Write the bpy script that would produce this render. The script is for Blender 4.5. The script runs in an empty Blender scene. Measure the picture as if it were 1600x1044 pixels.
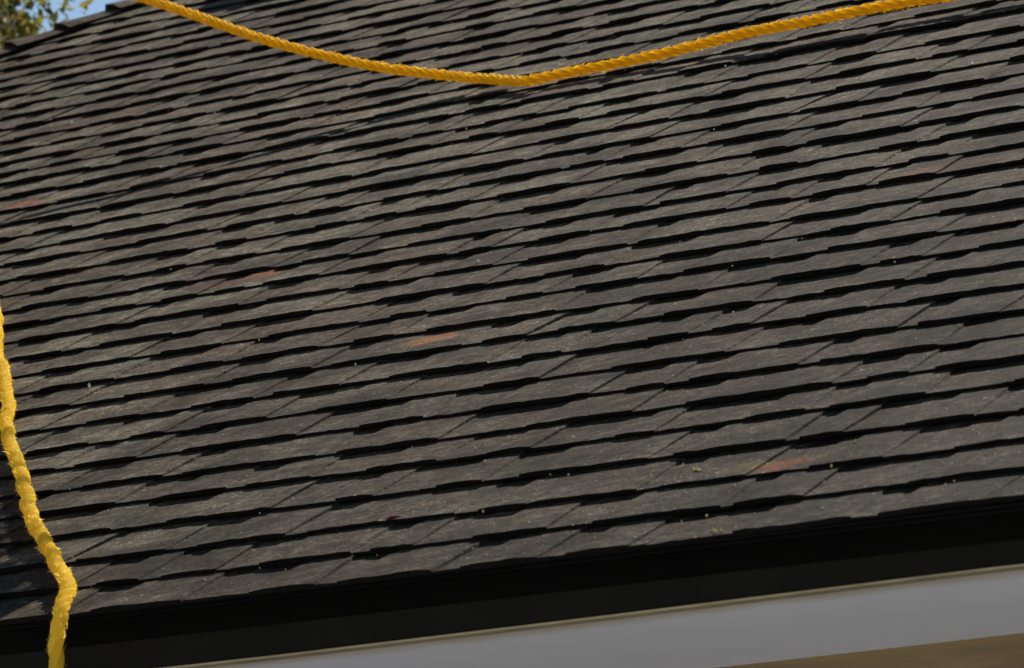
import bpy, bmesh, math, random
from mathutils import Vector, Matrix, noise

random.seed(11)
SC = bpy.context.scene
COL = SC.collection

# ------------------------------------------------------------------ frame of the place
EZ = 2.7                                    # height of the eave edge above the ground
SP, CP = 1 / math.sqrt(5), 2 / math.sqrt(5)  # roof pitch 6/12
EXPO = 0.143                                # exposure of one shingle course

def W(u, v, n=0.0):
    """roof coordinates (along the eave, up the slope, off the surface) -> world"""
    return Vector((u, v * CP - n * SP, EZ + v * SP + n * CP))

ROOF_M = Matrix(((1, 0, 0, 0), (0, CP, -SP, 0), (0, SP, CP, EZ), (0, 0, 0, 1)))

# ------------------------------------------------------------------ camera
cam_d = bpy.data.cameras.new('camera')
cam = bpy.data.objects.new('camera', cam_d)
COL.objects.link(cam)
right = Vector((0.763508, 0.645623, -0.015035))
down = Vector((-0.115704, 0.113852, -0.986737))
fwd = Vector((-0.635348, 0.755122, 0.161627))
cam.matrix_world = Matrix((
    (right.x, -down.x, -fwd.x, 5.5327),
    (right.y, -down.y, -fwd.y, -6.5677),
    (right.z, -down.z, -fwd.z, -1.0634 + EZ),
    (0, 0, 0, 1)))
cam_d.sensor_width = 36
cam_d.lens = 205.146
cam_d.clip_start, cam_d.clip_end = 0.1, 3000
cam_d.dof.use_dof = True
cam_d.dof.focus_distance = 10.6
cam_d.dof.aperture_fstop = 15.0
SC.camera = cam

# ------------------------------------------------------------------ sky and sun
SIG_U, SIG_V = 0.5, -2.6                    # shadow shift per metre of height above the roof
s_dir = (W(-SIG_U, -SIG_V, 1) - W(0, 0, 0)).normalized()   # towards the sun
elev = math.asin(s_dir.z)
azim = math.atan2(s_dir.x, s_dir.y)
world = bpy.data.worlds.new('World')
SC.world = world
world.use_nodes = True
nt = world.node_tree
nt.nodes.clear()
sky = nt.nodes.new('ShaderNodeTexSky')
sky.sky_type = 'NISHITA'
sky.sun_disc = False
sky.sun_elevation = elev
sky.sun_rotation = azim
sky.air_density = 1.0
sky.dust_density = 0.05
sky.ozone_density = 1.6
bg = nt.nodes.new('ShaderNodeBackground')
bg.inputs['Strength'].default_value = 0.05
wo = nt.nodes.new('ShaderNodeOutputWorld')
nt.links.new(sky.outputs[0], bg.inputs['Color'])
nt.links.new(bg.outputs[0], wo.inputs['Surface'])

sun_d = bpy.data.lights.new('sun', 'SUN')
sun_d.energy = 5.0
sun_d.angle = math.radians(0.5)
sun_d.color = (1.0, 0.95, 0.86)
sun = bpy.data.objects.new('sun', sun_d)
COL.objects.link(sun)
sun.rotation_euler = (-s_dir).to_track_quat('-Z', 'Y').to_euler()
sun.location = (-4, 6, 12)

SC.view_settings.view_transform = 'Standard'
SC.view_settings.look = 'None'
SC.view_settings.gamma = 1.0
SC.view_settings.exposure = 0.9
SC.view_settings.use_curve_mapping = False
SC.render.engine = 'CYCLES'
SC.cycles.max_bounces = 6
SC.cycles.use_denoising = True
SC.cycles.denoiser = 'OPENIMAGEDENOISE'
SC.cycles.denoising_input_passes = 'RGB_ALBEDO_NORMAL'
SC.cycles.denoising_prefilter = 'ACCURATE'

# ------------------------------------------------------------------ helpers
def tag(o, label=None, cat=None, group=None, kind=None):
    if label: o['label'] = label
    if cat: o['category'] = cat
    if group: o['group'] = group
    if kind: o['kind'] = kind
    return o

def empty(name, loc=(0, 0, 0)):
    o = bpy.data.objects.new(name, None)
    COL.objects.link(o)
    o.location = loc
    return o

def link(name, me, parent=None, mat=None):
    o = bpy.data.objects.new(name, me)
    COL.objects.link(o)
    if mat and not me.materials:
        me.materials.append(mat)
    if parent:
        o.parent = parent
        o.matrix_parent_inverse = Matrix.Translation(-parent.location)
    return o

def mesh(name, verts, faces, mat=None, smooth=False):
    me = bpy.data.meshes.new(name)
    me.from_pydata([tuple(v) for v in verts], [], faces)
    me.update()
    if mat: me.materials.append(mat)
    if smooth:
        me.polygons.foreach_set('use_smooth', [True] * len(me.polygons))
    return me

def box(name, x0, x1, y0, y1, z0, z1, mat, parent=None, bevel=0.0):
    bm = bmesh.new()
    vs = [bm.verts.new((x, y, z)) for x in (x0, x1) for y in (y0, y1) for z in (z0, z1)]
    for f in ((0, 1, 3, 2), (4, 6, 7, 5), (0, 4, 5, 1), (2, 3, 7, 6), (0, 2, 6, 4), (1, 5, 7, 3)):
        bm.faces.new([vs[i] for i in f])
    bmesh.ops.recalc_face_normals(bm, faces=bm.faces)
    if bevel:
        bmesh.ops.bevel(bm, geom=bm.edges[:], offset=bevel, segments=2, affect='EDGES', profile=0.5)
    me = bpy.data.meshes.new(name)
    bm.to_mesh(me); bm.free()
    me.materials.append(mat)
    return link(name, me, parent)

class Nodes:
    def __init__(self, name):
        self.m = bpy.data.materials.new(name)
        self.m.use_nodes = True
        self.t = self.m.node_tree
        self.t.nodes.clear()
        self.out = self.t.nodes.new('ShaderNodeOutputMaterial')
    def n(self, typ, **kw):
        x = self.t.nodes.new(typ)
        for k, v in kw.items():
            if k in ('operation', 'data_type', 'blend_type', 'feature', 'attribute_name', 'attribute_type',
                     'interpolation', 'noise_dimensions', 'distance', 'clamp'):
                setattr(x, k, v)
            else:
                x.inputs[k].default_value = v
        return x
    def l(self, a, b):
        self.t.links.new(a, b)
    def math(self, op, a, b=None, c=None, clamp=False):
        x = self.t.nodes.new('ShaderNodeMath')
        x.operation = op
        x.use_clamp = clamp
        for i, q in enumerate((a, b, c)):
            if q is None: continue
            if isinstance(q, (int, float)): x.inputs[i].default_value = q
            else: self.l(q, x.inputs[i])
        return x.outputs[0]
    def mix(self, fac, a, b, blend='MIX'):
        x = self.t.nodes.new('ShaderNodeMix')
        x.data_type = 'RGBA'
        x.blend_type = blend
        for sock, q in ((x.inputs[0], fac), (x.inputs[6], a), (x.inputs[7], b)):
            if isinstance(q, (int, float)): sock.default_value = q
            elif isinstance(q, tuple): sock.default_value = q if len(q) == 4 else (*q, 1)
            else: self.l(q, sock)
        return x.outputs[2]
    def ramp(self, fac, lo, hi, a=0.0, b=1.0):
        x = self.t.nodes.new('ShaderNodeMapRange')
        x.interpolation_type = 'SMOOTHSTEP'
        self.l(fac, x.inputs[0])
        x.inputs[1].default_value, x.inputs[2].default_value = lo, hi
        x.inputs[3].default_value, x.inputs[4].default_value = a, b
        return x.outputs[0]
    def noise(self, vec, scale, detail=3.0, rough=0.5):
        x = self.n('ShaderNodeTexNoise', Scale=scale, Detail=detail, Roughness=rough)
        self.l(vec, x.inputs['Vector'])
        return x
    def bump(self, height, strength, dist, normal=None):
        x = self.n('ShaderNodeBump', Strength=strength, Distance=dist)
        self.l(height, x.inputs['Height'])
        if normal: self.l(normal, x.inputs['Normal'])
        return x.outputs[0]

# ------------------------------------------------------------------ materials
# reddish rubbed marks on the shingles: centre (u, v), half sizes, colour
MARKS = [
    (-1.215, 1.372, 0.075, 0.050, (0.28, 0.115, 0.045), 0.9),
    (0.290, 0.318, 0.070, 0.040, (0.20, 0.055, 0.028), 0.80),
    (0.225, 0.325, 0.060, 0.030, (0.17, 0.11, 0.04), 0.55),
    (-3.845, 3.180, 0.085, 0.045, (0.25, 0.060, 0.040), 0.85),
    (-3.880, 3.045, 0.080, 0.050, (0.23, 0.075, 0.035), 0.75),
    (-2.235, 2.095, 0.080, 0.045, (0.23, 0.080, 0.035), 0.85),
    (-2.330, 2.065, 0.120, 0.035, (0.14, 0.055, 0.03), 0.50),
    (-0.545, 2.030, 0.085, 0.040, (0.18, 0.060, 0.030), 0.70),
    (-0.450, 2.060, 0.100, 0.040, (0.13, 0.055, 0.03), 0.40),
    (-1.840, 2.190, 0.050, 0.035, (0.16, 0.07, 0.03), 0.60),
    (-1.520, 3.270, 0.080, 0.045, (0.15, 0.06, 0.035), 0.55),
    (-3.100, 3.300, 0.090, 0.040, (0.12, 0.05, 0.03), 0.35),
    (-4.280, 4.120, 0.070, 0.040, (0.13, 0.055, 0.035), 0.35),
    (-0.790, 1.950, 0.100, 0.045, (0.12, 0.05, 0.03), 0.40),
]

def shingle_material(name='asphalt_shingle', marks=True):
    k = Nodes(name)
    geo = k.n('ShaderNodeNewGeometry')
    pos = geo.outputs['Position']
    tone = k.n('ShaderNodeAttribute', attribute_name='tone', attribute_type='GEOMETRY')
    info = k.n('ShaderNodeObjectInfo')
    # blend of granule colours: grey green to grey brown
    big = k.noise(pos, 1.7, 3.0, 0.6).outputs['Fac']
    mid = k.noise(pos, 11.0, 4.0, 0.65).outputs['Fac']
    blend = k.math('ADD', k.math('MULTIPLY', tone.outputs['Fac'], 0.55),
                   k.math('ADD', k.math('MULTIPLY', k.math('SUBTRACT', big, 0.5), 2.2),
                          k.math('MULTIPLY', k.math('SUBTRACT', mid, 0.5), 2.2)))
    blend = k.math('ADD', blend, k.math('MULTIPLY', k.math('SUBTRACT', info.outputs['Random'], 0.35), 0.35), clamp=True)
    c = k.mix(blend, (0.091, 0.084, 0.060), (0.060, 0.041, 0.028))
    # weathering: darker soot patches
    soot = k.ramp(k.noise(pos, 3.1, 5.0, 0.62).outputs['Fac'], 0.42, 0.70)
    # base colour turns darker and browner towards the lower right of the slope
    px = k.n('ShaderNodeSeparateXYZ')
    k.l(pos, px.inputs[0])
    dark_grad = k.ramp(k.math('SUBTRACT', px.outputs['X'], k.math('MULTIPLY', px.outputs['Y'], 0.25)), -3.4, 0.6, 0.0, 1.0)
    c = k.mix(k.math('MULTIPLY', dark_grad, 0.84), c, (0.0155, 0.0112, 0.0078))
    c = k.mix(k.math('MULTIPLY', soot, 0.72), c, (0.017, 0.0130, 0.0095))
    # streaks washed down the slope
    smp = k.n('ShaderNodeMapping')
    smp.inputs['Scale'].default_value = (7.0, 1.1, 1.1)
    k.l(pos, smp.inputs['Vector'])
    streak = k.ramp(k.noise(smp.outputs[0], 1.0, 4.0, 0.6).outputs['Fac'], 0.50, 0.72)
    c = k.mix(k.math('MULTIPLY', streak, 0.38), c, (0.020, 0.0155, 0.0115))
    lo = k.ramp(k.noise(pos, 24.0, 4.0, 0.7).outputs['Fac'], 0.35, 0.70)
    c = k.mix(k.math('MULTIPLY', lo, 0.22), c, (0.12, 0.108, 0.082))
    # granules
    vor = k.n('ShaderNodeTexVoronoi', Scale=330.0)
    k.l(pos, vor.inputs['Vector'])
    gr = k.n('ShaderNodeSeparateColor')
    k.l(vor.outputs['Color'], gr.inputs[0])
    c = k.mix(0.75, c, k.mix(gr.outputs[0], (0.30, 0.30, 0.30), (1.75, 1.7, 1.65)), 'MULTIPLY')
    spark = k.math('GREATER_THAN', k.math('ADD', gr.outputs[1], k.math('MULTIPLY', k.noise(pos, 5.0, 3.0).outputs['Fac'], 0.05)), 1.021)
    c = k.mix(k.math('MULTIPLY', spark, 0.55), c, (0.42, 0.37, 0.28))
    # uneven granule loss in hand-sized and finger-sized patches
    pm = k.n('ShaderNodeMapping')
    pm.inputs['Scale'].default_value = (1.0, 1.7, 1.7)
    k.l(pos, pm.inputs['Vector'])
    c = k.mix(1.0, c, k.mix(k.ramp(k.noise(pm.outputs[0], 19.0, 5.0, 0.68).outputs['Fac'], 0.30, 0.72), (0.60, 0.57, 0.55), (1.44, 1.45, 1.46)), 'MULTIPLY')
    c = k.mix(1.0, c, k.mix(k.ramp(k.noise(pos, 62.0, 4.0, 0.7).outputs['Fac'], 0.30, 0.72), (0.60, 0.59, 0.58), (1.44, 1.42, 1.40)), 'MULTIPLY')
    pm2 = k.n('ShaderNodeMapping')
    pm2.inputs['Scale'].default_value = (1.0, 1.3, 1.3)
    k.l(pos, pm2.inputs['Vector'])
    c = k.mix(1.0, c, k.mix(k.ramp(k.noise(pm2.outputs[0], 4.3, 4.0, 0.62).outputs['Fac'], 0.34, 0.64), (0.58, 0.55, 0.53), (1.34, 1.35, 1.37)), 'MULTIPLY')
    hue = k.noise(pos, 7.5, 4.0, 0.6)
    c = k.mix(k.ramp(hue.outputs['Fac'], 0.50, 0.72, 0.0, 0.45), c, k.mix(1.0, c, (1.22, 0.92, 0.78), 'MULTIPLY'))
    c = k.mix(k.ramp(hue.outputs['Fac'], 0.48, 0.28, 0.0, 0.45), c, k.mix(1.0, c, (0.86, 1.02, 0.96), 'MULTIPLY'))
    grain = k.noise(pos, 95.0, 3.0, 0.7).outputs['Fac']
    c = k.mix(k.ramp(grain, 0.40, 0.75, 0.0, 0.35), c, (0.030, 0.025, 0.020))
    if marks:
        wob = k.noise(pos, 38.0, 4.0, 0.7).outputs['Fac']
        for (u, v, ru, rv, col, st) in MARKS:
            sub = k.n('ShaderNodeVectorMath', operation='SUBTRACT')
            k.l(pos, sub.inputs[0])
            sub.inputs[1].default_value = W(u, v, 0.005)
            du = k.n('ShaderNodeVectorMath', operation='DOT_PRODUCT')
            k.l(sub.outputs[0], du.inputs[0]); du.inputs[1].default_value = (1 / ru, 0, 0)
            dv = k.n('ShaderNodeVectorMath', operation='DOT_PRODUCT')
            k.l(sub.outputs[0], dv.inputs[0]); dv.inputs[1].default_value = (0, CP / rv, SP / rv)
            r2 = k.math('ADD', k.math('MULTIPLY', du.outputs['Value'], du.outputs['Value']),
                        k.math('MULTIPLY', dv.outputs['Value'], dv.outputs['Value']))
            r2 = k.math('ADD', r2, k.math('MULTIPLY', k.math('SUBTRACT', wob, 0.5), 3.2))
            f = k.math('MULTIPLY', k.ramp(r2, 1.1, -0.2), k.math('MULTIPLY', k.ramp(gr.outputs[2], 0.0, 0.6, 0.25, 1.0), st * 0.85))
            c = k.mix(f, c, col)
    h = k.math('ADD', k.math('MULTIPLY', gr.outputs[2], 0.5), k.math('MULTIPLY', grain, 1.4))
    nrm = k.bump(h, 0.55, 0.002)
    nrm = k.bump(mid, 0.35, 0.004, nrm)
    b = k.n('ShaderNodeBsdfPrincipled', Roughness=0.72)
    b.inputs['Specular IOR Level'].default_value = 0.02
    k.l(c, b.inputs['Base Color'])
    k.l(nrm, b.inputs['Normal'])
    k.l(b.outputs[0], k.out.inputs[0])
    return k.m

def simple(name, col, rough=0.6, spec=0.4, var=0.15, scale=8.0, bump=0.0, bscale=60.0, col2=None):
    k = Nodes(name)
    pos = k.n('ShaderNodeNewGeometry').outputs['Position']
    nz = k.noise(pos, scale, 5.0, 0.6).outputs['Fac']
    c2 = col2 or tuple(x * (1 - 2.2 * var) for x in col)
    c = k.mix(k.ramp(nz, 0.3, 0.75), col, c2)
    b = k.n('ShaderNodeBsdfPrincipled', Roughness=rough)
    b.inputs['Specular IOR Level'].default_value = spec
    k.l(c, b.inputs['Base Color'])
    if bump:
        k.l(k.bump(k.noise(pos, bscale, 4.0, 0.6).outputs['Fac'], bump, 0.003), b.inputs['Normal'])
    k.l(b.outputs[0], k.out.inputs[0])
    return k.m

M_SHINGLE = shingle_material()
M_BUTT = simple('asphalt_edge', (0.007, 0.006, 0.005), 0.9, 0.05, 0.2, 90)
M_DECK = simple('roofing_felt', (0.02, 0.02, 0.02), 0.9, 0.2)
M_FASCIA = simple('dark_brown_paint', (0.0080, 0.0066, 0.0036), 0.6, 0.06, 0.2, 5.0, 0.15)
M_DRIP = simple('black_metal', (0.0035, 0.0032, 0.0026), 0.8, 0.02)
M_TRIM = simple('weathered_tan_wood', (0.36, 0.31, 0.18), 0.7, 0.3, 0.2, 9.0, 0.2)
M_CONCRETE = simple('pale_concrete', (0.56, 0.565, 0.575), 0.9, 0.2, 0.1, 0.8, 0.3)

def soffit_material():
    k = Nodes('white_painted_soffit')
    pos = k.n('ShaderNodeNewGeometry').outputs['Position']
    nz = k.noise(pos, 2.3, 5.0, 0.6).outputs['Fac']
    c = k.mix(k.ramp(nz, 0.3, 0.8), (0.88, 0.885, 0.90), (0.80, 0.81, 0.825))
    sep = k.n('ShaderNodeSeparateXYZ')
    k.l(pos, sep.inputs[0])
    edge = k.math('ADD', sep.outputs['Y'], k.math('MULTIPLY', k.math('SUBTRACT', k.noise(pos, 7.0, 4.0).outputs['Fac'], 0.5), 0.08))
    c = k.mix(k.ramp(edge, 0.15, 0.05, 0.0, 0.75), c, (0.50, 0.41, 0.20))   # ochre tint, stronger towards the outer edge
    b = k.n('ShaderNodeBsdfPrincipled', Roughness=0.65)
    k.l(c, b.inputs['Base Color'])
    k.l(b.outputs[0], k.out.inputs[0])
    return k.m
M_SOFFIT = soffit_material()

def siding_material():
    k = Nodes('brown_wood_siding')
    pos = k.n('ShaderNodeNewGeometry').outputs['Position']
    mp = k.n('ShaderNodeMapping')
    mp.inputs['Scale'].default_value = (1.5, 10, 26)
    k.l(pos, mp.inputs['Vector'])
    nz = k.noise(mp.outputs[0], 1.6, 6.0, 0.65).outputs['Fac']
    c = k.mix(k.ramp(nz, 0.3, 0.72), (0.22, 0.145, 0.055), (0.12, 0.085, 0.045))
    b = k.n('ShaderNodeBsdfPrincipled', Roughness=0.7)
    k.l(c, b.inputs['Base Color'])
    k.l(k.bump(nz, 0.3, 0.003), b.inputs['Normal'])
    k.l(b.outputs[0], k.out.inputs[0])
    return k.m
M_SIDING = siding_material()

def rope_material(name, ca, cb, cd, ct, w=0.68):
    k = Nodes(name)
    at = k.n('ShaderNodeAttribute', attribute_name='fibre', attribute_type='GEOMETRY')
    sep = k.n('ShaderNodeSeparateXYZ')
    k.l(at.outputs['Vector'], sep.inputs[0])
    mp = k.n('ShaderNodeCombineXYZ')
    k.l(k.math('MULTIPLY', sep.outputs[0], 14.0), mp.inputs[0])
    k.l(k.math('MULTIPLY', sep.outputs[1], 35.0), mp.inputs[1])
    nz = k.noise(mp.outputs[0], 1.0, 4.0, 0.7).outputs['Fac']
    pos = k.n('ShaderNodeNewGeometry').outputs['Position']
    dirt = k.ramp(k.noise(pos, 21.0, 4.0, 0.65).outputs['Fac'], 0.55, 0.75)
    c = k.mix(k.ramp(nz, 0.30, 0.70), ca, cb)
    c = k.mix(k.math('MULTIPLY', dirt, 0.55), c, cd)
    nrm = k.bump(nz, 0.5, 0.0015)
    b = k.n('ShaderNodeBsdfPrincipled', Roughness=0.5)
    b.inputs['Specular IOR Level'].default_value = 0.03
    k.l(c, b.inputs['Base Color'])
    k.l(nrm, b.inputs['Normal'])
    tr = k.n('ShaderNodeBsdfTranslucent')
    k.l(k.mix(0.6, c, ct), tr.inputs['Color'])
    ms = k.n('ShaderNodeMixShader')
    ms.inputs[0].default_value = w
    k.l(b.outputs[0], ms.inputs[1]); k.l(tr.outputs[0], ms.inputs[2])
    k.l(ms.outputs[0], k.out.inputs[0])
    return k.m
M_ROPE = rope_material('orange_yellow_polypropylene', (0.86, 0.58, 0.030), (0.82, 0.49, 0.018), (0.46, 0.22, 0.02), (1.0, 0.76, 0.030))
M_ROPE_Y = rope_material('yellow_polypropylene', (1.0, 0.78, 0.15), (0.98, 0.68, 0.09), (0.80, 0.48, 0.05), (1.0, 0.88, 0.24), 0.86)

def leaf_material():
    k = Nodes('leaf_blade')
    at = k.n('ShaderNodeAttribute', attribute_name='tone', attribute_type='GEOMETRY')
    x = k.t.nodes.new('ShaderNodeValToRGB')
    cr = x.color_ramp
    cr.elements[0].position, cr.elements[0].color = 0.0, (0.030, 0.035, 0.012, 1)
    cr.elements[1].position, cr.elements[1].color = 1.0, (0.46, 0.42, 0.30, 1)
    for p, c in ((0.3, (0.055, 0.065, 0.012)), (0.5, (0.14, 0.14, 0.020)), (0.70, (0.25, 0.22, 0.030)), (0.85, (0.26, 0.15, 0.04))):
        e = cr.elements.new(p); e.color = (*c, 1)
    k.l(at.outputs['Fac'], x.inputs[0])
    b = k.n('ShaderNodeBsdfPrincipled', Roughness=0.55)
    b.inputs['Specular IOR Level'].default_value = 0.25
    k.l(x.outputs[0], b.inputs['Base Color'])
    tr = k.n('ShaderNodeBsdfTranslucent')
    k.l(k.mix(0.35, x.outputs[0], (0.30, 0.29, 0.05)), tr.inputs['Color'])
    ms = k.n('ShaderNodeMixShader'); ms.inputs[0].default_value = 0.35
    k.l(b.outputs[0], ms.inputs[1]); k.l(tr.outputs[0], ms.inputs[2])
    k.l(ms.outputs[0], k.out.inputs[0])
    return k.m
M_LEAF = leaf_material()
M_BARK = simple('grey_brown_bark', (0.14, 0.11, 0.085), 0.9, 0.2, 0.2, 12, 0.8, 25)

# ------------------------------------------------------------------ ground
g = link('ground', mesh('ground', [(-1500, -1500, 0), (1500, -1500, 0), (1500, 1500, 0), (-1500, 1500, 0)], [(0, 1, 2, 3)], M_CONCRETE))
tag(g, kind='structure')

# ------------------------------------------------------------------ house
HIP_P = Vector((-5.80, 5.33)); HIP_D = Vector((0.508, 0.861)).normalized()
def hip_u(v): return HIP_P.x + (v - HIP_P.y) * HIP_D.x / HIP_D.y
V_RIDGE, U_RIGHT = 8.0, 4.6
house = tag(empty('house', (0, 0, 0)), 'house with weathered grey brown shingle roof above dark fascia and white soffit', 'house')
u_a, u_b = hip_u(0), hip_u(V_RIDGE)
# roof deck: front slope, left hip slope, back slope
n0 = -0.014
y_r = W(0, V_RIDGE, n0).y
y_back = 2 * y_r - W(0, 0, n0).y
A, B = W(u_a, 0, n0), W(U_RIGHT, 0, n0)
Cc, D = W(U_RIGHT, V_RIDGE, n0), W(u_b, V_RIDGE, n0)
E_, F_ = Vector((U_RIGHT, y_back, A.z)), Vector((u_a, y_back, A.z))
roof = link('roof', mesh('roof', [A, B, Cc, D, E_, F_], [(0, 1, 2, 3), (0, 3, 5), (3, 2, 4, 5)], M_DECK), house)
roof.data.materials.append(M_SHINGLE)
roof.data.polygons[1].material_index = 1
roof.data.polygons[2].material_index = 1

x_end = U_RIGHT - 0.05
WALL_Y = 0.685
wl = box('wall', u_a + 0.6, U_RIGHT - 0.3, WALL_Y + 0.02, y_back - 0.6, 0.0, EZ - 0.068, M_SIDING, house)
z_top = EZ - 0.070
i = 0
while z_top > 0.1:
    z_bot = max(z_top - 0.15, 0.02)
    # lapped board: bottom edge stands proud
    vs = []
    for x in (u_a + 0.6, U_RIGHT - 0.3):
        vs += [(x, WALL_Y + 0.020, z_top), (x, WALL_Y + 0.006, z_top), (x, WALL_Y - 0.010, z_bot), (x, WALL_Y + 0.020, z_bot)]
    link('siding_board', mesh('siding_board', vs, [(0, 4, 5, 1), (1, 5, 6, 2), (2, 6, 7, 3), (0, 1, 2, 3), (7, 6, 5, 4)], M_SIDING), house)
    z_top = z_bot - 0.0015
def sag(x):
    st = [(u_a, 0), (-1.8, -.003), (-.6, -.006), (.15, 0), (.95, .009), (2.2, .006), (U_RIGHT, 0)]
    for (a, p), (b_, q) in zip(st, st[1:]):
        if x <= b_: return p + (q - p) * max(0, (x - a)) / (b_ - a)
    return 0.0
def long_board(name, x0, x1, y0, y1, z0, z1, mat, bv=0.0):
    # an old board running along the eave, not quite straight
    xs = [x0 + (x1 - x0) * i / 40 for i in range(41)]
    sec = [(y0 + bv, z0), (y0, z0 + bv), (y0, z1), (y1, z1), (y1, z0)]
    vs = [(x, y, z + sag(x)) for x in xs for (y, z) in sec]
    fs = [(i * 5 + j, i * 5 + (j + 1) % 5, i * 5 + 5 + (j + 1) % 5, i * 5 + 5 + j) for i in range(40) for j in range(5)]
    fs += [(0, 4, 3, 2, 1), tuple(200 + j for j in range(5))]
    return link(name, mesh(name, vs, fs, mat), house)
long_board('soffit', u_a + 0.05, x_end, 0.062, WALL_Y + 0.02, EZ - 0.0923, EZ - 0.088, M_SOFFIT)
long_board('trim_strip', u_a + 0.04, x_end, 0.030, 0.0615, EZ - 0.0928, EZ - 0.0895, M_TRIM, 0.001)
long_board('fascia_board', u_a + 0.03, x_end, 0.024, 0.060, EZ - 0.089, EZ - 0.016, M_FASCIA, 0.002)
# drip edge: bent black metal lying under the first course
vs = []
for x in (u_a + 0.02, x_end):
    vs += [(x, 0.060, EZ + 0.012), (x, 0.006, EZ - 0.0125), (x, 0.004, EZ - 0.014), (x, 0.0215, EZ - 0.028), (x, 0.0205, EZ - 0.048), (x, 0.0235, EZ - 0.048), (x, 0.026, EZ - 0.026)]
link('drip_edge', mesh('drip_edge', vs, [(k, k + 7, k + 8, k + 1) for k in range(6)], M_DRIP), house)

# ------------------------------------------------------------------ shingles
# small waviness of the courses: offset up the slope at three places along each course
T100 = [-.0089,-.0009,-.0083,.0085,.0166,.0062,.0006,-.0068,-.0048,.0047,.0021,.0032,.0014,.0065,.0083,.0035,-.0001,-.0024,-.0004,-.0164,-.0159,-.0111,-.006,.0267,.0311,.0013,-.0142,-.0200,-.0200]
T700 = [-.0096,-.0299,-.0152,-.0005,.0043,-.0082,-.0021,.0015,.0149,.0143,.0156,.0143,.0045,.009,-.0025,-.0181,-.019,-.0022,.0106,.0121,.0116,.0252,.0076,.02]
T1400 = [.0112,.0057,.0024,.0114,.0268,.0089,-.0049,-.0066,-.0031,-.0026,-.0099,-.0064,-.0108,-.0325,-.0018,-.0151,-.009,-.0087,-.0074,-.0061,-.004,.0024,-.0078,.02]
def course_off(k, u):
    a = T100[k] if k < len(T100) else 0.0
    b = T700[k] if k < len(T700) else 0.0
    c = T1400[k] if k < len(T1400) else 0.0
    ua, ub, uc = -0.92 - 0.125 * k, -0.12 - 0.11 * k, 0.70 - 0.094 * k
    if u <= ua: return a * max(0.0, 1 - (ua - u) / 2)
    if u <= ub: return a + (b - a) * (u - ua) / (ub - ua)
    if u <= uc: return b + (c - b) * (u - ub) / (uc - ub)
    return c * max(0.0, 1 - (u - uc) / 2)

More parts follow.
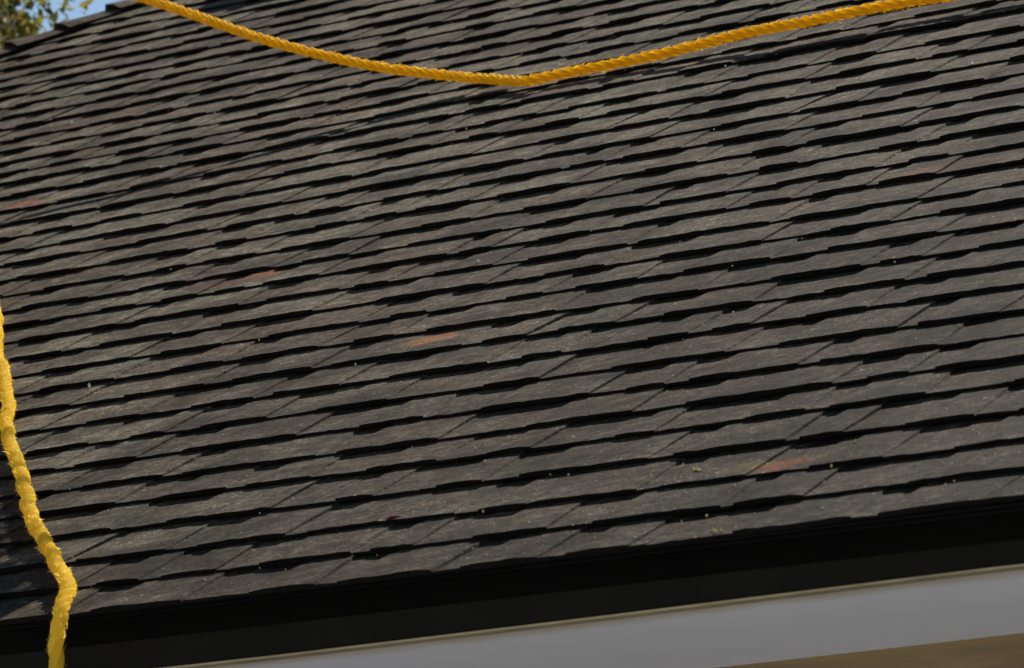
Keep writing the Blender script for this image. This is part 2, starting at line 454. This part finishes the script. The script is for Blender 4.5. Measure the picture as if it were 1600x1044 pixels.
TB, TT = 0.0043, 0.0044       # base layer and tooth thickness at the butt
def shingle_mesh(seed):
    """one metre-long laminated shingle: backing strip with dragon teeth bonded on top"""
    r = random.Random(seed)
    bm = bmesh.new()
    lay = bm.loops.layers.float_color.new('tone')
    L, LEN = 1.0, EXPO + 0.035
    def plate(x0, x1, z_under, thick, y0, skew0, skew1, tone, taper, sides, ylen):
        n = max(3, int((x1 - x0) / 0.022))
        fr, lo, bk, md = [], [], [], []
        for i in range(n + 1):
            t = i / n
            x = x0 + (x1 - x0) * t
            xb = x + (skew0 * (1 - t) + skew1 * t) * ylen
            xm = x + (skew0 * (1 - t) + skew1 * t) * ylen * 0.5
            jy = r.uniform(-0.0022, 0.0022) + 0.0015 * math.sin(x * 31 + seed)
            tk = thick * (1 + r.uniform(-0.14, 0.14))
            if sides: tk *= 0.75 + 0.25 * min(1.0, min(t, 1 - t) * (x1 - x0) / 0.022)
            fr.append(bm.verts.new((x, y0 + jy, z_under(0) + tk)))
            lo.append(bm.verts.new((x, y0 + jy - 0.0006, z_under(0) - 0.0004)))
            md.append(bm.verts.new((xm + (r.uniform(-.0015, .0015)), ylen * 0.5, z_under(ylen * 0.5) + thick * (1 - (1 - taper) * 0.5) + r.uniform(-0.0004, 0.0004))))
            bk.append(bm.verts.new((xb, ylen, z_under(ylen) + thick * taper)))
        fs = []
        for i in range(n):
            fs.append((bm.faces.new((fr[i], fr[i + 1], md[i + 1], md[i])), 0))
            fs.append((bm.faces.new((md[i], md[i + 1], bk[i + 1], bk[i])), 0))
            fs.append((bm.faces.new((lo[i], lo[i + 1], fr[i + 1], fr[i])), 1))
        if sides:
            for i in (0, n):
                # granule-covered side of the tooth, worn to a slope
                ch = r.choice((0.0012, 0.0018, 0.0022, 0.0027, 0.0032)) * (-1 if i == 0 else 1)
                dl = bm.verts.new((lo[i].co.x + ch, lo[i].co.y + 0.0008, lo[i].co.z))
                d0 = bm.verts.new((md[i].co.x + ch, md[i].co.y, z_under(md[i].co.y) - 0.0006))
                d1 = bm.verts.new((bk[i].co.x + ch, bk[i].co.y, z_under(bk[i].co.y) - 0.0006))
                q = [(fr[i], md[i], d0, dl), (md[i], bk[i], d1, d0)]
                tri = (lo[i], fr[i], dl) if i == 0 else (fr[i], lo[i], dl)
                fs.append((bm.faces.new(tri), 1))
                for f in q:
                    fs.append((bm.faces.new(f if i == 0 else f[::-1]), 0))
        for f, mi in fs:
            f.material_index = mi
            for lp in f.loops:
                lp[lay] = (tone, tone, tone, 1)
    base_z = lambda y: -(TB + TT) * y / EXPO
    # backing strip in stretches of slightly different granule blend
    x = 0.0006
    cuts = [0.0006]
    while cuts[-1] < L - 0.25:
        cuts.append(cuts[-1] + r.uniform(0.14, 0.30))
    cuts.append(L - 0.0006)
    for a, b in zip(cuts, cuts[1:]):
        plate(a, b, base_z, TB, 0.0, 0, 0, r.uniform(0.0, 1.0), 1.0, False, LEN)
    top_z = lambda y: base_z(y) + TB - 0.0004
    x = r.uniform(-0.01, 0.09)
    while x < L - 0.07:
        w = r.choice((0.09, 0.13, 0.17, 0.21, 0.27)) * r.uniform(0.85, 1.15)
        if x < 0.02: x = 0.0006
        x1 = min(x + w, L - 0.0006)
        sk = r.uniform(0.02, 0.07)
        plate(x, x1, top_z, TT * r.uniform(0.85, 1.15), -0.0012, sk if x > 0.01 else 0, -r.uniform(0.08, 0.22) if x1 < L - 0.01 else 0,
              min(1, max(0, r.gauss(0.45, 0.35))), 0.95, True, LEN)
        x = x1 + r.choice((0.05, 0.08, 0.12, 0.17)) * r.uniform(0.85, 1.15)
    me = bpy.data.meshes.new('shingle')
    bmesh.ops.recalc_face_normals(bm, faces=bm.faces)
    for f in bm.faces:
        if f.material_index == 0 and f.normal.z < -0.3: f.normal_flip()
    bm.to_mesh(me); bm.free()
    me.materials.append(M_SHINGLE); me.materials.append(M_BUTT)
    return me
VARIANTS = [shingle_mesh(s) for s in range(26)]

# the part of the slope looked at (roof coordinates), used to pick which shingles stay single
VIEW = [(-6.676, 6.233), (-1.18, 3.415), (1.351, -0.69), (-0.866, -0.229)]
def in_view(u, v):
    s = None
    for (x0, y0), (x1, y1) in zip(VIEW, VIEW[1:] + VIEW[:1]):
        c = (x1 - x0) * (v - y0) - (y1 - y0) * (u - x0)
        if s is None: s = c > 0
        elif (c > 0) != s: return False
    return True
strips = []
NCOURSE = int(V_RIDGE / EXPO)
for k in range(NCOURSE):
    u = hip_u(k * EXPO) - 1.0 + ((k * 0.38 + random.uniform(-0.05, 0.05)) % 1.0) - 0.2
    while u < U_RIGHT - 0.02:
        if u + 1.0 > hip_u(k * EXPO):
            d = 9.0
            for a in (0, .25, .5, .75, 1):
                for b in (0, .5, 1):
                    p, q = u + a, (k + b) * EXPO
                    if in_view(p, q): d = 0.0
                    d = min(d, min(math.hypot(p - x, q - y) for x, y in VIEW))
                    # distance to the outline of the view
                    for (x0, y0), (x1, y1) in zip(VIEW, VIEW[1:] + VIEW[:1]):
                        t = max(0, min(1, ((p - x0) * (x1 - x0) + (q - y0) * (y1 - y0)) / ((x1 - x0) ** 2 + (y1 - y0) ** 2)))
                        d = min(d, d if d == 0 else math.hypot(p - x0 - t * (x1 - x0), q - y0 - t * (y1 - y0)))
            strips.append((d, k, u))
        u += 1.0
strips.sort()
hip_no = Vector((HIP_D.y, -HIP_D.x, 0))     # in roof coordinates, pointing into the front slope
far = bmesh.new()
for idx, (d, k, u) in enumerate(strips):
    me = VARIANTS[random.randrange(len(VARIANTS))]
    o0, o1 = course_off(k, u), course_off(k, u + 1)
    rz = math.atan2(o1 - o0, 1.0) + random.uniform(-0.001, 0.001)
    loc = (u, k * EXPO + o0 + random.uniform(-0.0012, 0.0012), random.uniform(-0.0003, 0.0006))
    M = ROOF_M @ Matrix.Translation(loc) @ Matrix.Rotation(rz, 4, 'Z') @ Matrix.Rotation(random.uniform(-0.003, 0.003), 4, 'X')
    clip = min(u, u) < hip_u((k + 1.3) * EXPO) + 0.01 or u + 1 > U_RIGHT
    if clip or idx >= 296:
        bm = bmesh.new()
        bm.from_mesh(me)
        if clip:
            L2 = Matrix.Translation(loc) @ Matrix.Rotation(rz, 4, 'Z')
            inv = L2.inverted()
            co = inv @ Vector((HIP_P.x, HIP_P.y, 0))
            no = (inv.to_3x3() @ hip_no).normalized()
            bmesh.ops.bisect_plane(bm, geom=bm.verts[:] + bm.edges[:] + bm.faces[:], plane_co=co, plane_no=no, clear_inner=True)
            co2 = inv @ Vector((U_RIGHT, 0, 0))
            bmesh.ops.bisect_plane(bm, geom=bm.verts[:] + bm.edges[:] + bm.faces[:], plane_co=co2, plane_no=(1, 0, 0), clear_outer=True)
        if not bm.faces:
            bm.free(); continue
        if idx >= 296:
            bm.transform(M)
            tmp = bpy.data.meshes.new('tmp')
            bm.to_mesh(tmp); far.from_mesh(tmp); bpy.data.meshes.remove(tmp)
            bm.free()
            continue
        me = bpy.data.meshes.new('shingle')
        bm.to_mesh(me); bm.free()
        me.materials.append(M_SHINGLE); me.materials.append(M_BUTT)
    o = bpy.data.objects.new('shingle', me)
    COL.objects.link(o)
    o.parent = roof
    o.matrix_parent_inverse = Matrix.Identity(4)
    o.matrix_basis = M
fm = bpy.data.meshes.new('shingle_field')
far.to_mesh(fm); far.free()
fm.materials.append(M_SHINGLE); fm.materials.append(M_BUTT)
fo = link('shingle_field', fm, roof)
fo['kind'] = 'stuff'

ys, vs = (-0.001, 0.17), []
for x in (u_a + 0.05, U_RIGHT - 0.01):
    for y in ys:
        for dn in (-0.0012, -0.0042):
            vs.append(W(x, y, dn - (TB + TT) * max(y, 0) / EXPO))
link('starter_strip', mesh('starter_strip', vs, [(0, 4, 6, 2), (1, 3, 7, 5), (0, 1, 5, 4), (2, 6, 7, 3)], M_BUTT), roof)

# hip caps: bent pieces lapped up the hip
hip_w = (W(HIP_P.x + HIP_D.x, HIP_P.y + HIP_D.y) - W(HIP_P.x, HIP_P.y)).normalized()
n_front = Vector((0, -SP, CP))
n_left = Vector((0, 1, 0)).cross(hip_w).normalized()
if n_left.z < 0: n_left = -n_left
side_f = (hip_w.cross(n_front)).normalized()
if side_f.x < 0: side_f = -side_f
side_l = (hip_w.cross(n_left)).normalized()
if side_l.x > 0: side_l = -side_l
n_mid = (n_front + n_left).normalized()
def cap_mesh(seed):
    r = random.Random(seed + 90)
    LC = 0.20
    rows = []
    prof = [(side_l, 0.11, n_left), (side_l, 0.06, n_left), (side_l, 0.015, n_mid), (side_f, 0.0, n_mid), (side_f, 0.015, n_mid), (side_f, 0.06, n_front), (side_f, 0.115, n_front)]
    vs, fs, tones = [], [], []
    for j, (s, h0_) in enumerate(((0.0, 0.025), (0.07, 0.015), (LC, 0.004))):
        for (sd, d, nn) in prof:
            hgt = h0_ * 0.5 + 0.002 if d > 0.1 else h0_
            vs.append(hip_w * (s + (r.uniform(-.002, .002) if j == 0 else 0)) + sd * d + nn * (hgt + 0.004 + r.uniform(-.0006, .0006)))
    m = len(prof)
    for j in range(2):
        for i in range(m - 1):
            fs.append((j * m + i, j * m + i + 1, (j + 1) * m + i + 1, (j + 1) * m + i))
    b0 = len(vs)
    for (sd, d, nn) in prof:
        vs.append(sd * d + nn * 0.001 - hip_w * 0.001)
    for i in range(m - 1):
        fs.append((i, b0 + i, b0 + i + 1, i + 1))
    # lower side edges
    b1 = len(vs)
    for j in range(3):
        p = prof[-1]
        vs.append(vs[j * m + m - 1] - p[2] * 0.009)
    for j in range(2):
        fs.append((j * m + m - 1, b1 + j, b1 + j + 1, (j + 1) * m + m - 1))
    me = mesh('hip_cap', vs, fs)
    me.materials.append(M_SHINGLE); me.materials.append(M_BUTT)
    for f in me.polygons:
        if f.index >= 12: f.material_index = 1
    a = me.attributes.new('tone', 'FLOAT_COLOR', 'POINT')
    t = r.uniform(0.3, 1.0)
    for q in a.data: q.color = (t, t, t, 1)
    return me
caps = [cap_mesh(s) for s in range(5)]
hl = (V_RIDGE / HIP_D.y)
s = 0.0
while s < hl:
    v = s * HIP_D.y
    o = bpy.data.objects.new('hip_cap', caps[random.randrange(5)])
    COL.objects.link(o)
    o.parent = roof
    o.location = W(hip_u(v), v, 0.0) + Vector((random.uniform(-.002, .002), random.uniform(-.002, .002), 0.001))
    s += 0.158

# ------------------------------------------------------------------ ropes
def catmull(pts, step):
    out = []
    P = [pts[0] * 2 - pts[1]] + pts + [pts[-1] * 2 - pts[-2]]
    for i in range(1, len(P) - 2):
        n = max(2, int((P[i + 1] - P[i]).length / step))
        for j in range(n):
            t = j / n
            a, b, c, d = P[i - 1], P[i], P[i + 1], P[i + 2]
            out.append(0.5 * ((2 * b) + (c - a) * t + (2 * a - 5 * b + 4 * c - d) * t * t + (3 * b - a - 3 * c + d) * t ** 3))
    out.append(P[-2])
    return out

def rope(pts, label, R=0.0135, pitch=0.10, seed=1, mat=None, wig=0.0):
    path = catmull(pts, 0.007)
    if wig:
        d = 0.0
        for i in range(1, len(path)):
            d += (path[i] - path[i - 1]).length if i > 1 else 0.0
            path[i] = path[i] + Vector((noise.noise(Vector((d * 13, 1.5, seed))), 0, 0.5 * noise.noise(Vector((d * 11, 7.5, seed))))) * wig
    root = tag(empty('rope', tuple(path[-1])), label, 'rope')
    up = Vector((0.2, -0.3, 0.9))
    frames, s = [], 0.0
    nrm = None
    for i, p in enumerate(path):
        t = (path[min(i + 1, len(path) - 1)] - path[max(i - 1, 0)]).normalized()
        if nrm is None: nrm = (up - t * up.dot(t)).normalized()
        nrm = (nrm - t * nrm.dot(t)).normalized()
        if i: s += (p - path[i - 1]).length
        frames.append((p, nrm.copy(), t.cross(nrm), s))
    for st in range(3):
        vs, fs, fib = [], [], []
        NS = 9
        for (p, a, b, s) in frames:
            wob = noise.noise(Vector((s * 9 + seed * 7, st * 3.1, 0)))
            ph = 2 * math.pi * (s / pitch + st / 3) + 0.5 * noise.noise(Vector((s * 4, seed, 2)))
            off = (0.0060 + 0.0008 * wob) * R / 0.0125
            c = p + (a * math.cos(ph) + b * math.sin(ph)) * off
            rr = (0.0078 + 0.0006 * wob) * R / 0.0125
            for q in range(NS):
                an = 2 * math.pi * q / NS + ph * 1.0
                vs.append(c + (a * math.cos(an) + b * math.sin(an)) * rr * (1 + 0.06 * noise.noise(Vector((s * 60, q * 1.7, st + seed)))))
                fib.append((s * 1.0, q / NS, st))
        for i in range(len(frames) - 1):
            for q in range(NS):
                q2 = (q + 1) % NS
                fs.append((i * NS + q, i * NS + q2, (i + 1) * NS + q2, (i + 1) * NS + q))
        fs.append(tuple(range(NS))[::-1]); fs.append(tuple((len(frames) - 1) * NS + q for q in range(NS)))
        me = mesh('strand', vs, fs, mat or M_ROPE, True)
        at = me.attributes.new('fibre', 'FLOAT_VECTOR', 'POINT')
        at.data.foreach_set('vector', [x for f in fib for x in f])
        link('strand', me, root)
    # stray fibres standing off the strands
    fr = random.Random(seed + 60)
    vs, fs, fib = [], [], []
    for (p, a, b, s) in frames:
        for _ in range(5):
            an = fr.uniform(0, 6.283)
            rad = (a * math.cos(an) + b * math.sin(an))
            t = a.cross(b)
            c = p + rad * R * 0.92
            d = (t * fr.choice((-1, 1)) * fr.uniform(0.5, 1.2) + rad * fr.uniform(0.1, 0.55) + Vector((0, 0, -0.15))).normalized() * fr.uniform(0.005, 0.016)
            w = d.cross(rad).normalized() * 0.00035
            k0 = len(vs)
            vs += [c - w, c + w, c + d * 0.6 + w * 0.8 + rad * 0.0006, c + d]
            fs += [(k0, k0 + 1, k0 + 2), (k0, k0 + 2, k0 + 3)]
            fib += [(s, an, 4)] * 4
    me = mesh('loose_fibres', vs, fs, mat or M_ROPE)
    at = me.attributes.new('fibre', 'FLOAT_VECTOR', 'POINT')
    at.data.foreach_set('vector', [x for f in fib for x in f])
    tag(link('loose_fibres', me, root), kind='stuff')
    return root

TREE_AT = Vector((-10.5, 5.2, 0))
R1 = [TREE_AT + Vector((0.2, -0.05, 7.4)), W(-7.2, 5.00, 1.26), W(-5.5, 4.39, 0.72), W(-4.55, 4.05, .478), W(-4.044, 3.871, .354), W(-3.857, 3.808, .308), W(-3.691, 3.752, .264), W(-3.430, 3.657, .195), W(-3.217, 3.608, .135),
      W(-3.0204, 3.575, .084), W(-2.817, 3.541, .045), W(-2.733, 3.523, .032), W(-2.629, 3.481, .026), W(-2.574, 3.456, .0235), W(-2.525, 3.432, .0225), W(-2.481, 3.429, .0225),
      W(-2.413, 3.434, .0225), W(-2.341, 3.436, .0225), W(-2.267, 3.434, .023), W(-2.176, 3.432, .025), W(-2.087, 3.433, .027),
      W(-1.912, 3.434, .036), W(-1.715, 3.410, .041), W(-1.5621, 3.4205, .041), W(-1.4376, 3.4265, .038), W(-1.1512, 3.40, .034), W(-0.5, 3.36, .026), W(0.6, 3.40, .026), W(2.0, 3.30, .026), W(4.2, 3.36, .026)]
rope(R1, 'orange yellow twisted rope sagging across the upper part of the roof', R=0.0112, pitch=0.092, seed=1)

hip_pt = W(-6.16, 4.72, .040)
R2 = [hip_pt + Vector((-1.6, .05, -1.17)), hip_pt + Vector((-.6, .02, -.42)), hip_pt, W(-5.75, 4.52, .024), W(-5.0, 4.02, .024), W(-4.55, 3.63, .024), W(-4.017, 3.147, .024), W(-3.488, 2.631, .024), W(-3.104, 2.241, .024), W(-2.872, 2.001, .024), W(-2.573, 1.673, .024), W(-2.404, 1.508, .024), W(-2.172, 1.26, .024),
      W(-2.059, 1.13, .026), W(-1.909, .979, .024), W(-1.726, .798, .024), W(-1.516, .584, .024), W(-1.349, .420, .024), W(-1.218, .299, .024), W(-1.098, .190, .025), W(-1.024, .125, .026),
      W(-.961, .055, .026), W(-.920, -.004, .024), Vector((-.893, -.046, EZ - .004)), Vector((-.889, -.060, EZ - .045)), Vector((-.891, -.058, EZ - .10)), Vector((-.893, -.057, EZ - .25)), Vector((-.885, -.06, EZ - .7)), Vector((-.89, -.058, EZ - 1.5))]
rope(R2, 'bright yellow twisted rope lying down the slope and hanging over the eave', R=0.0120, pitch=0.105, seed=4, mat=M_ROPE_Y, wig=0.009)

# ------------------------------------------------------------------ trees
def tube(vs, fs, pts, radii, NS=9):
    b = len(vs)
    for i, p in enumerate(pts):
        t = (pts[min(i + 1, len(pts) - 1)] - pts[max(i - 1, 0)]).normalized()
        a = t.orthogonal().normalized(); c = t.cross(a)
        for q in range(NS):
            an = 2 * math.pi * q / NS
            vs.append(p + (a * math.cos(an) + c * math.sin(an)) * radii[i] * (1 + 0.08 * math.sin(3 * an + i)))
    for i in range(len(pts) - 1):
        for q in range(NS):
            q2 = (q + 1) % NS
            fs.append((b + i * NS + q, b + i * NS + q2, b + (i + 1) * NS + q2, b + (i + 1) * NS + q))

def leaves_mesh(points, size, rnd):
    vs, fs, tn = [], [], []
    for p, tone in points:
        d = Vector((rnd.gauss(0, 1), rnd.gauss(0, 1), rnd.gauss(-0.3, 1))).normalized()
        w = d.orthogonal().normalized()
        w = (Matrix.Rotation(rnd.uniform(0, 6.28), 3, d) @ w)
        L = size * rnd.uniform(0.7, 1.4)
        b = len(vs)
        nn = d.cross(w) * L * 0.12
        vs += [p, p + d * L * 0.45 + w * L * 0.27 + nn, p + d * L, p + d * L * 0.45 - w * L * 0.27 + nn]
        fs += [(b, b + 1, b + 2), (b, b + 2, b + 3)]
        tn += [tone] * 4
    me = mesh('crown', vs, fs, M_LEAF)
    a = me.attributes.new('tone', 'FLOAT_COLOR', 'POINT')
    a.data.foreach_set('color', [x for t in tn for x in (t, t, t, 1)])
    return me

def tree(base, trunk_pts, limbs, clumps, leaf, label, seed):
    rnd = random.Random(seed)
    root = tag(empty('tree', tuple(base)), label, 'tree')
    vs, fs = [], []
    tube(vs, fs, [p for p, r in trunk_pts], [r for p, r in trunk_pts], 12)
    for lb in limbs:
        tube(vs, fs, [p for p, r in lb], [r for p, r in lb], 7)
    link('trunk', mesh('trunk', vs, fs, M_BARK, True), root)
    pts = []
    for (c, rad, n) in clumps:
        base_t = rnd.gauss(0.5, 0.16)
        for _ in range(n):
            d = Vector((rnd.gauss(0, 1), rnd.gauss(0, 1), rnd.gauss(0, 1))).normalized() * rad * rnd.random() ** 0.45
            d.z *= 0.75
            pts.append((c + d, min(1, max(0, base_t + rnd.gauss(0, 0.26)))))
    link('crown', leaves_mesh(pts, leaf, rnd), root)
    return root

rt = random.Random(5)
b = TREE_AT
tp = [(b, .26), (b + Vector((.05, 0, 2)), .21), (b + Vector((0, .1, 4.2)), .17), (b + Vector((.15, -.05, 6.2)), .13), (b + Vector((.25, -.05, 8.0)), .07), (b + Vector((.3, 0, 9.2)), .02)]
clumps, limbs = [], []
cc = b + Vector((0.24, 0.23, 6.6))
for i in range(150):
    d = Vector((rt.gauss(0, 1), rt.gauss(0, 1), rt.gauss(0, 1))).normalized()
    q = cc + Vector((d.x * 2.85, d.y * 2.85, d.z * 2.9)) * (0.45 + 0.55 * rt.random() ** 0.5)
    rad = rt.uniform(0.35, 0.65)
    clumps.append((q, rad, 620))
    if i % 3 == 0:
        h = rt.uniform(3.2, 7.2)
        s0 = b + Vector((0.1, 0, h))
        m = s0.lerp(q, 0.5) + Vector((0, 0, 0.25))
        limbs.append([(s0, .06), (m, .035), (q, .012)])
for (q, rad, n) in [((-8.55, 7.10, 5.85), .32, 900), ((-8.33, 7.12, 5.97), .22, 520), ((-8.22, 7.08, 5.86), .16, 260), ((-8.75, 7.25, 6.15), .32, 700), ((-8.62, 6.95, 6.25), .30, 500), ((-8.30, 7.15, 6.12), .2, 300), ((-8.7, 7.3, 5.6), .3, 500)]:
    clumps.append((Vector(q), rad, n))
limbs.append([(b + Vector((.1, 0, 4.6)), .07), (Vector((-9.4, 6.4, 5.7)), .04), (Vector((-8.35, 7.1, 5.95)), .014)])
tree(b, tp, limbs, clumps, 0.042, 'olive and yellow leaved tree rising behind the roof hip under blue sky', 21)

# a taller tree beside the house; one limb reaches over the slope and shades its lower left
b2 = Vector((-5.2, -2.2, 0))
tp2 = [(b2, .2), (b2 + Vector((.1, .1, 2.2)), .16), (b2 + Vector((.2, .3, 4.2)), .12), (b2 + Vector((.3, .5, 5.6)), .08), (b2 + Vector((.3, .6, 7.0)), .03)]
def over(u, v, h):                           # the point at height h over the slope that shades roof point (u, v)
    return W(u - SIG_U * h, v - SIG_V * h, h)
tip = over(-1.80, .66, .95)
lb = [(b2 + Vector((.2, .3, 4.3)), .07), (Vector((-4.4, -.9, 5.4)), .055), (Vector((-3.6, .6, 5.6)), .04), (Vector((-3.0, 1.5, 5.25)), .028), (tip, .016), (over(-1.45, .30, .95), .012), (over(-1.20, .05, .95), .006)]
lb2 = [(Vector((-3.0, 1.5, 5.25)), .02), (over(-2.05, .85, .95), .012), (over(-2.12, .98, .95), .006)]
cl2 = []
for (u, v, rad) in [(-1.960, .969, .035), (-1.80, .805, .035), (-1.83, .78, .05), (-1.645, .63, .045), (-1.66, .58, .06), (-1.49, .49, .045), (-1.40, .415, .04), (-1.42, .36, .06), (-1.31, .31, .045),
                    (-1.19, .205, .040), (-1.29, .225, .035), (-1.09, .115, .040), (-1.06, .11, .035), (-1.08, .07, .035), (-.98, .01, .040), (-1.02, .0, .035), (-1.56, .50, .06), (-1.95, .88, .05)]:
    u -= .15
    h, n = rt.uniform(.90, 1.0), int(90 * (rad / .04) ** 2)
    cl2.append((over(u, v, h), rad, n))
for i in range(40):
    d = Vector((rt.gauss(0, 1), rt.gauss(0, 1), rt.gauss(0, 1))).normalized()
    cl2.append((b2 + Vector((.1, 0, 6.4)) + d * 1.5, .5, 60))
tree(b2, tp2, [lb, lb2], cl2, 0.05, 'slender green tree at the house corner with a limb over the roof', 33)

# ------------------------------------------------------------------ roof vent above the view, whose shade falls into it
vr = tag(empty('roof_vent', tuple(W(-4.9, 5.95, 0))), 'low dark metal box vent standing on the shingles near the ridge', 'vent')
def roof_box(name, u0, u1, v0, v1, n0_, n1_, mat, parent, inset=0.0):
    vs = [W(u, v, n) for n, ii in ((n0_, 0), (n1_, inset)) for (u, v) in ((u0 + ii, v0 + ii), (u1 - ii, v0 + ii), (u1 - ii, v1 - ii), (u0 + ii, v1 - ii))]
    return link(name, mesh(name, vs, [(3, 2, 1, 0), (4, 5, 6, 7), (0, 1, 5, 4), (1, 2, 6, 5), (2, 3, 7, 6), (3, 0, 4, 7)], mat), parent)
roof_box('flange', -5.25, -4.65, 5.62, 6.2, -.002, .012, M_DRIP, vr)
roof_box('neck', -5.1, -4.8, 5.75, 6.05, .011, .14, M_DRIP, vr)
roof_box('hood', -5.2, -4.7, 5.68, 6.12, .139, .20, M_DRIP, vr, .03)

# ------------------------------------------------------------------ grit and scraps lying on the shingles
rg = random.Random(8)
def chip_mesh(spots, mat, name):
    vs, fs = [], []
    for (u, v, s) in spots:
        c = W(u, v, 0.004 + s * 0.3)
        bb = len(vs)
        for d in ((1, 0, 0), (-1, 0, 0), (0, 1, 0), (0, -1, 0), (0, 0, 1), (0, 0, -1)):
            vs.append(c + Vector(d) * s * rg.uniform(0.6, 1.2))
        for f in ((0, 2, 4), (2, 1, 4), (1, 3, 4), (3, 0, 4), (2, 0, 5), (1, 2, 5), (3, 1, 5), (0, 3, 5)):
            fs.append(tuple(bb + q for q in f))
    return mesh(name, vs, fs, mat)
M_GRIT = simple('pale_grit', (0.75, 0.70, 0.60), 0.35, 0.6, 0.2, 40)
M_AMBER = simple('amber_grit', (0.80, 0.58, 0.20), 0.35, 0.5, 0.2, 40)
M_RED = simple('red_scrap', (0.65, 0.02, 0.03), 0.4, 0.5, 0.1, 40)
spots = [(-2.875, 3.072, .006), (-1.494, 1.891, .0065), (-4.465, 4.056, .006), (-2.094, 1.405, .004), (-2.106, 1.418, .004), (-.092, .173, .0035), (.533, .068, .003), (-.965, 2.87, .004)]
amber = [(.065, .373, .004), (.115, .34, .0055), (.124, .334, .005), (.100, .300, .004), (.374, .016, .0045), (.385, .018, .0035), (-.254, .264, .003), (.09, .305, .004), (.105, .345, .003), (.30, .10, .003), (.36, .03, .0035)]
for _ in range(110):
    v = rg.random() ** 1.6 * 4.5
    u = rg.uniform(-1.0 - .85 * v, 1.2 - .55 * v)
    (spots if rg.random() < .6 else amber).append((u, v, rg.choice((.0014, .0018, .0022, .003))))
for _ in range(80):
    amber.append((rg.uniform(-.45, .95), rg.random() ** 1.5 * .55 + .005, rg.choice((.0013, .0017, .0022, .0028))))
tag(link('pale_grit', chip_mesh(spots, M_GRIT, 'pale_grit')), 'pale grit specks scattered over the shingles', 'grit', kind='stuff')
tag(link('amber_grit', chip_mesh(amber, M_AMBER, 'amber_grit')), 'amber grit specks scattered over the lower shingles', 'grit', kind='stuff')
sc = link('red_scrap', mesh('red_scrap', [W(-.470, .276, .005), W(-.452, .279, .012), W(-.438, .288, .007), W(-.455, .292, .006), W(-.462, .284, .011)], [(0, 1, 4), (1, 2, 4), (2, 3, 4), (3, 0, 4)], M_RED))
tag(sc, 'tiny red scrap at the lower edge of a shingle course near the eave', 'scrap')
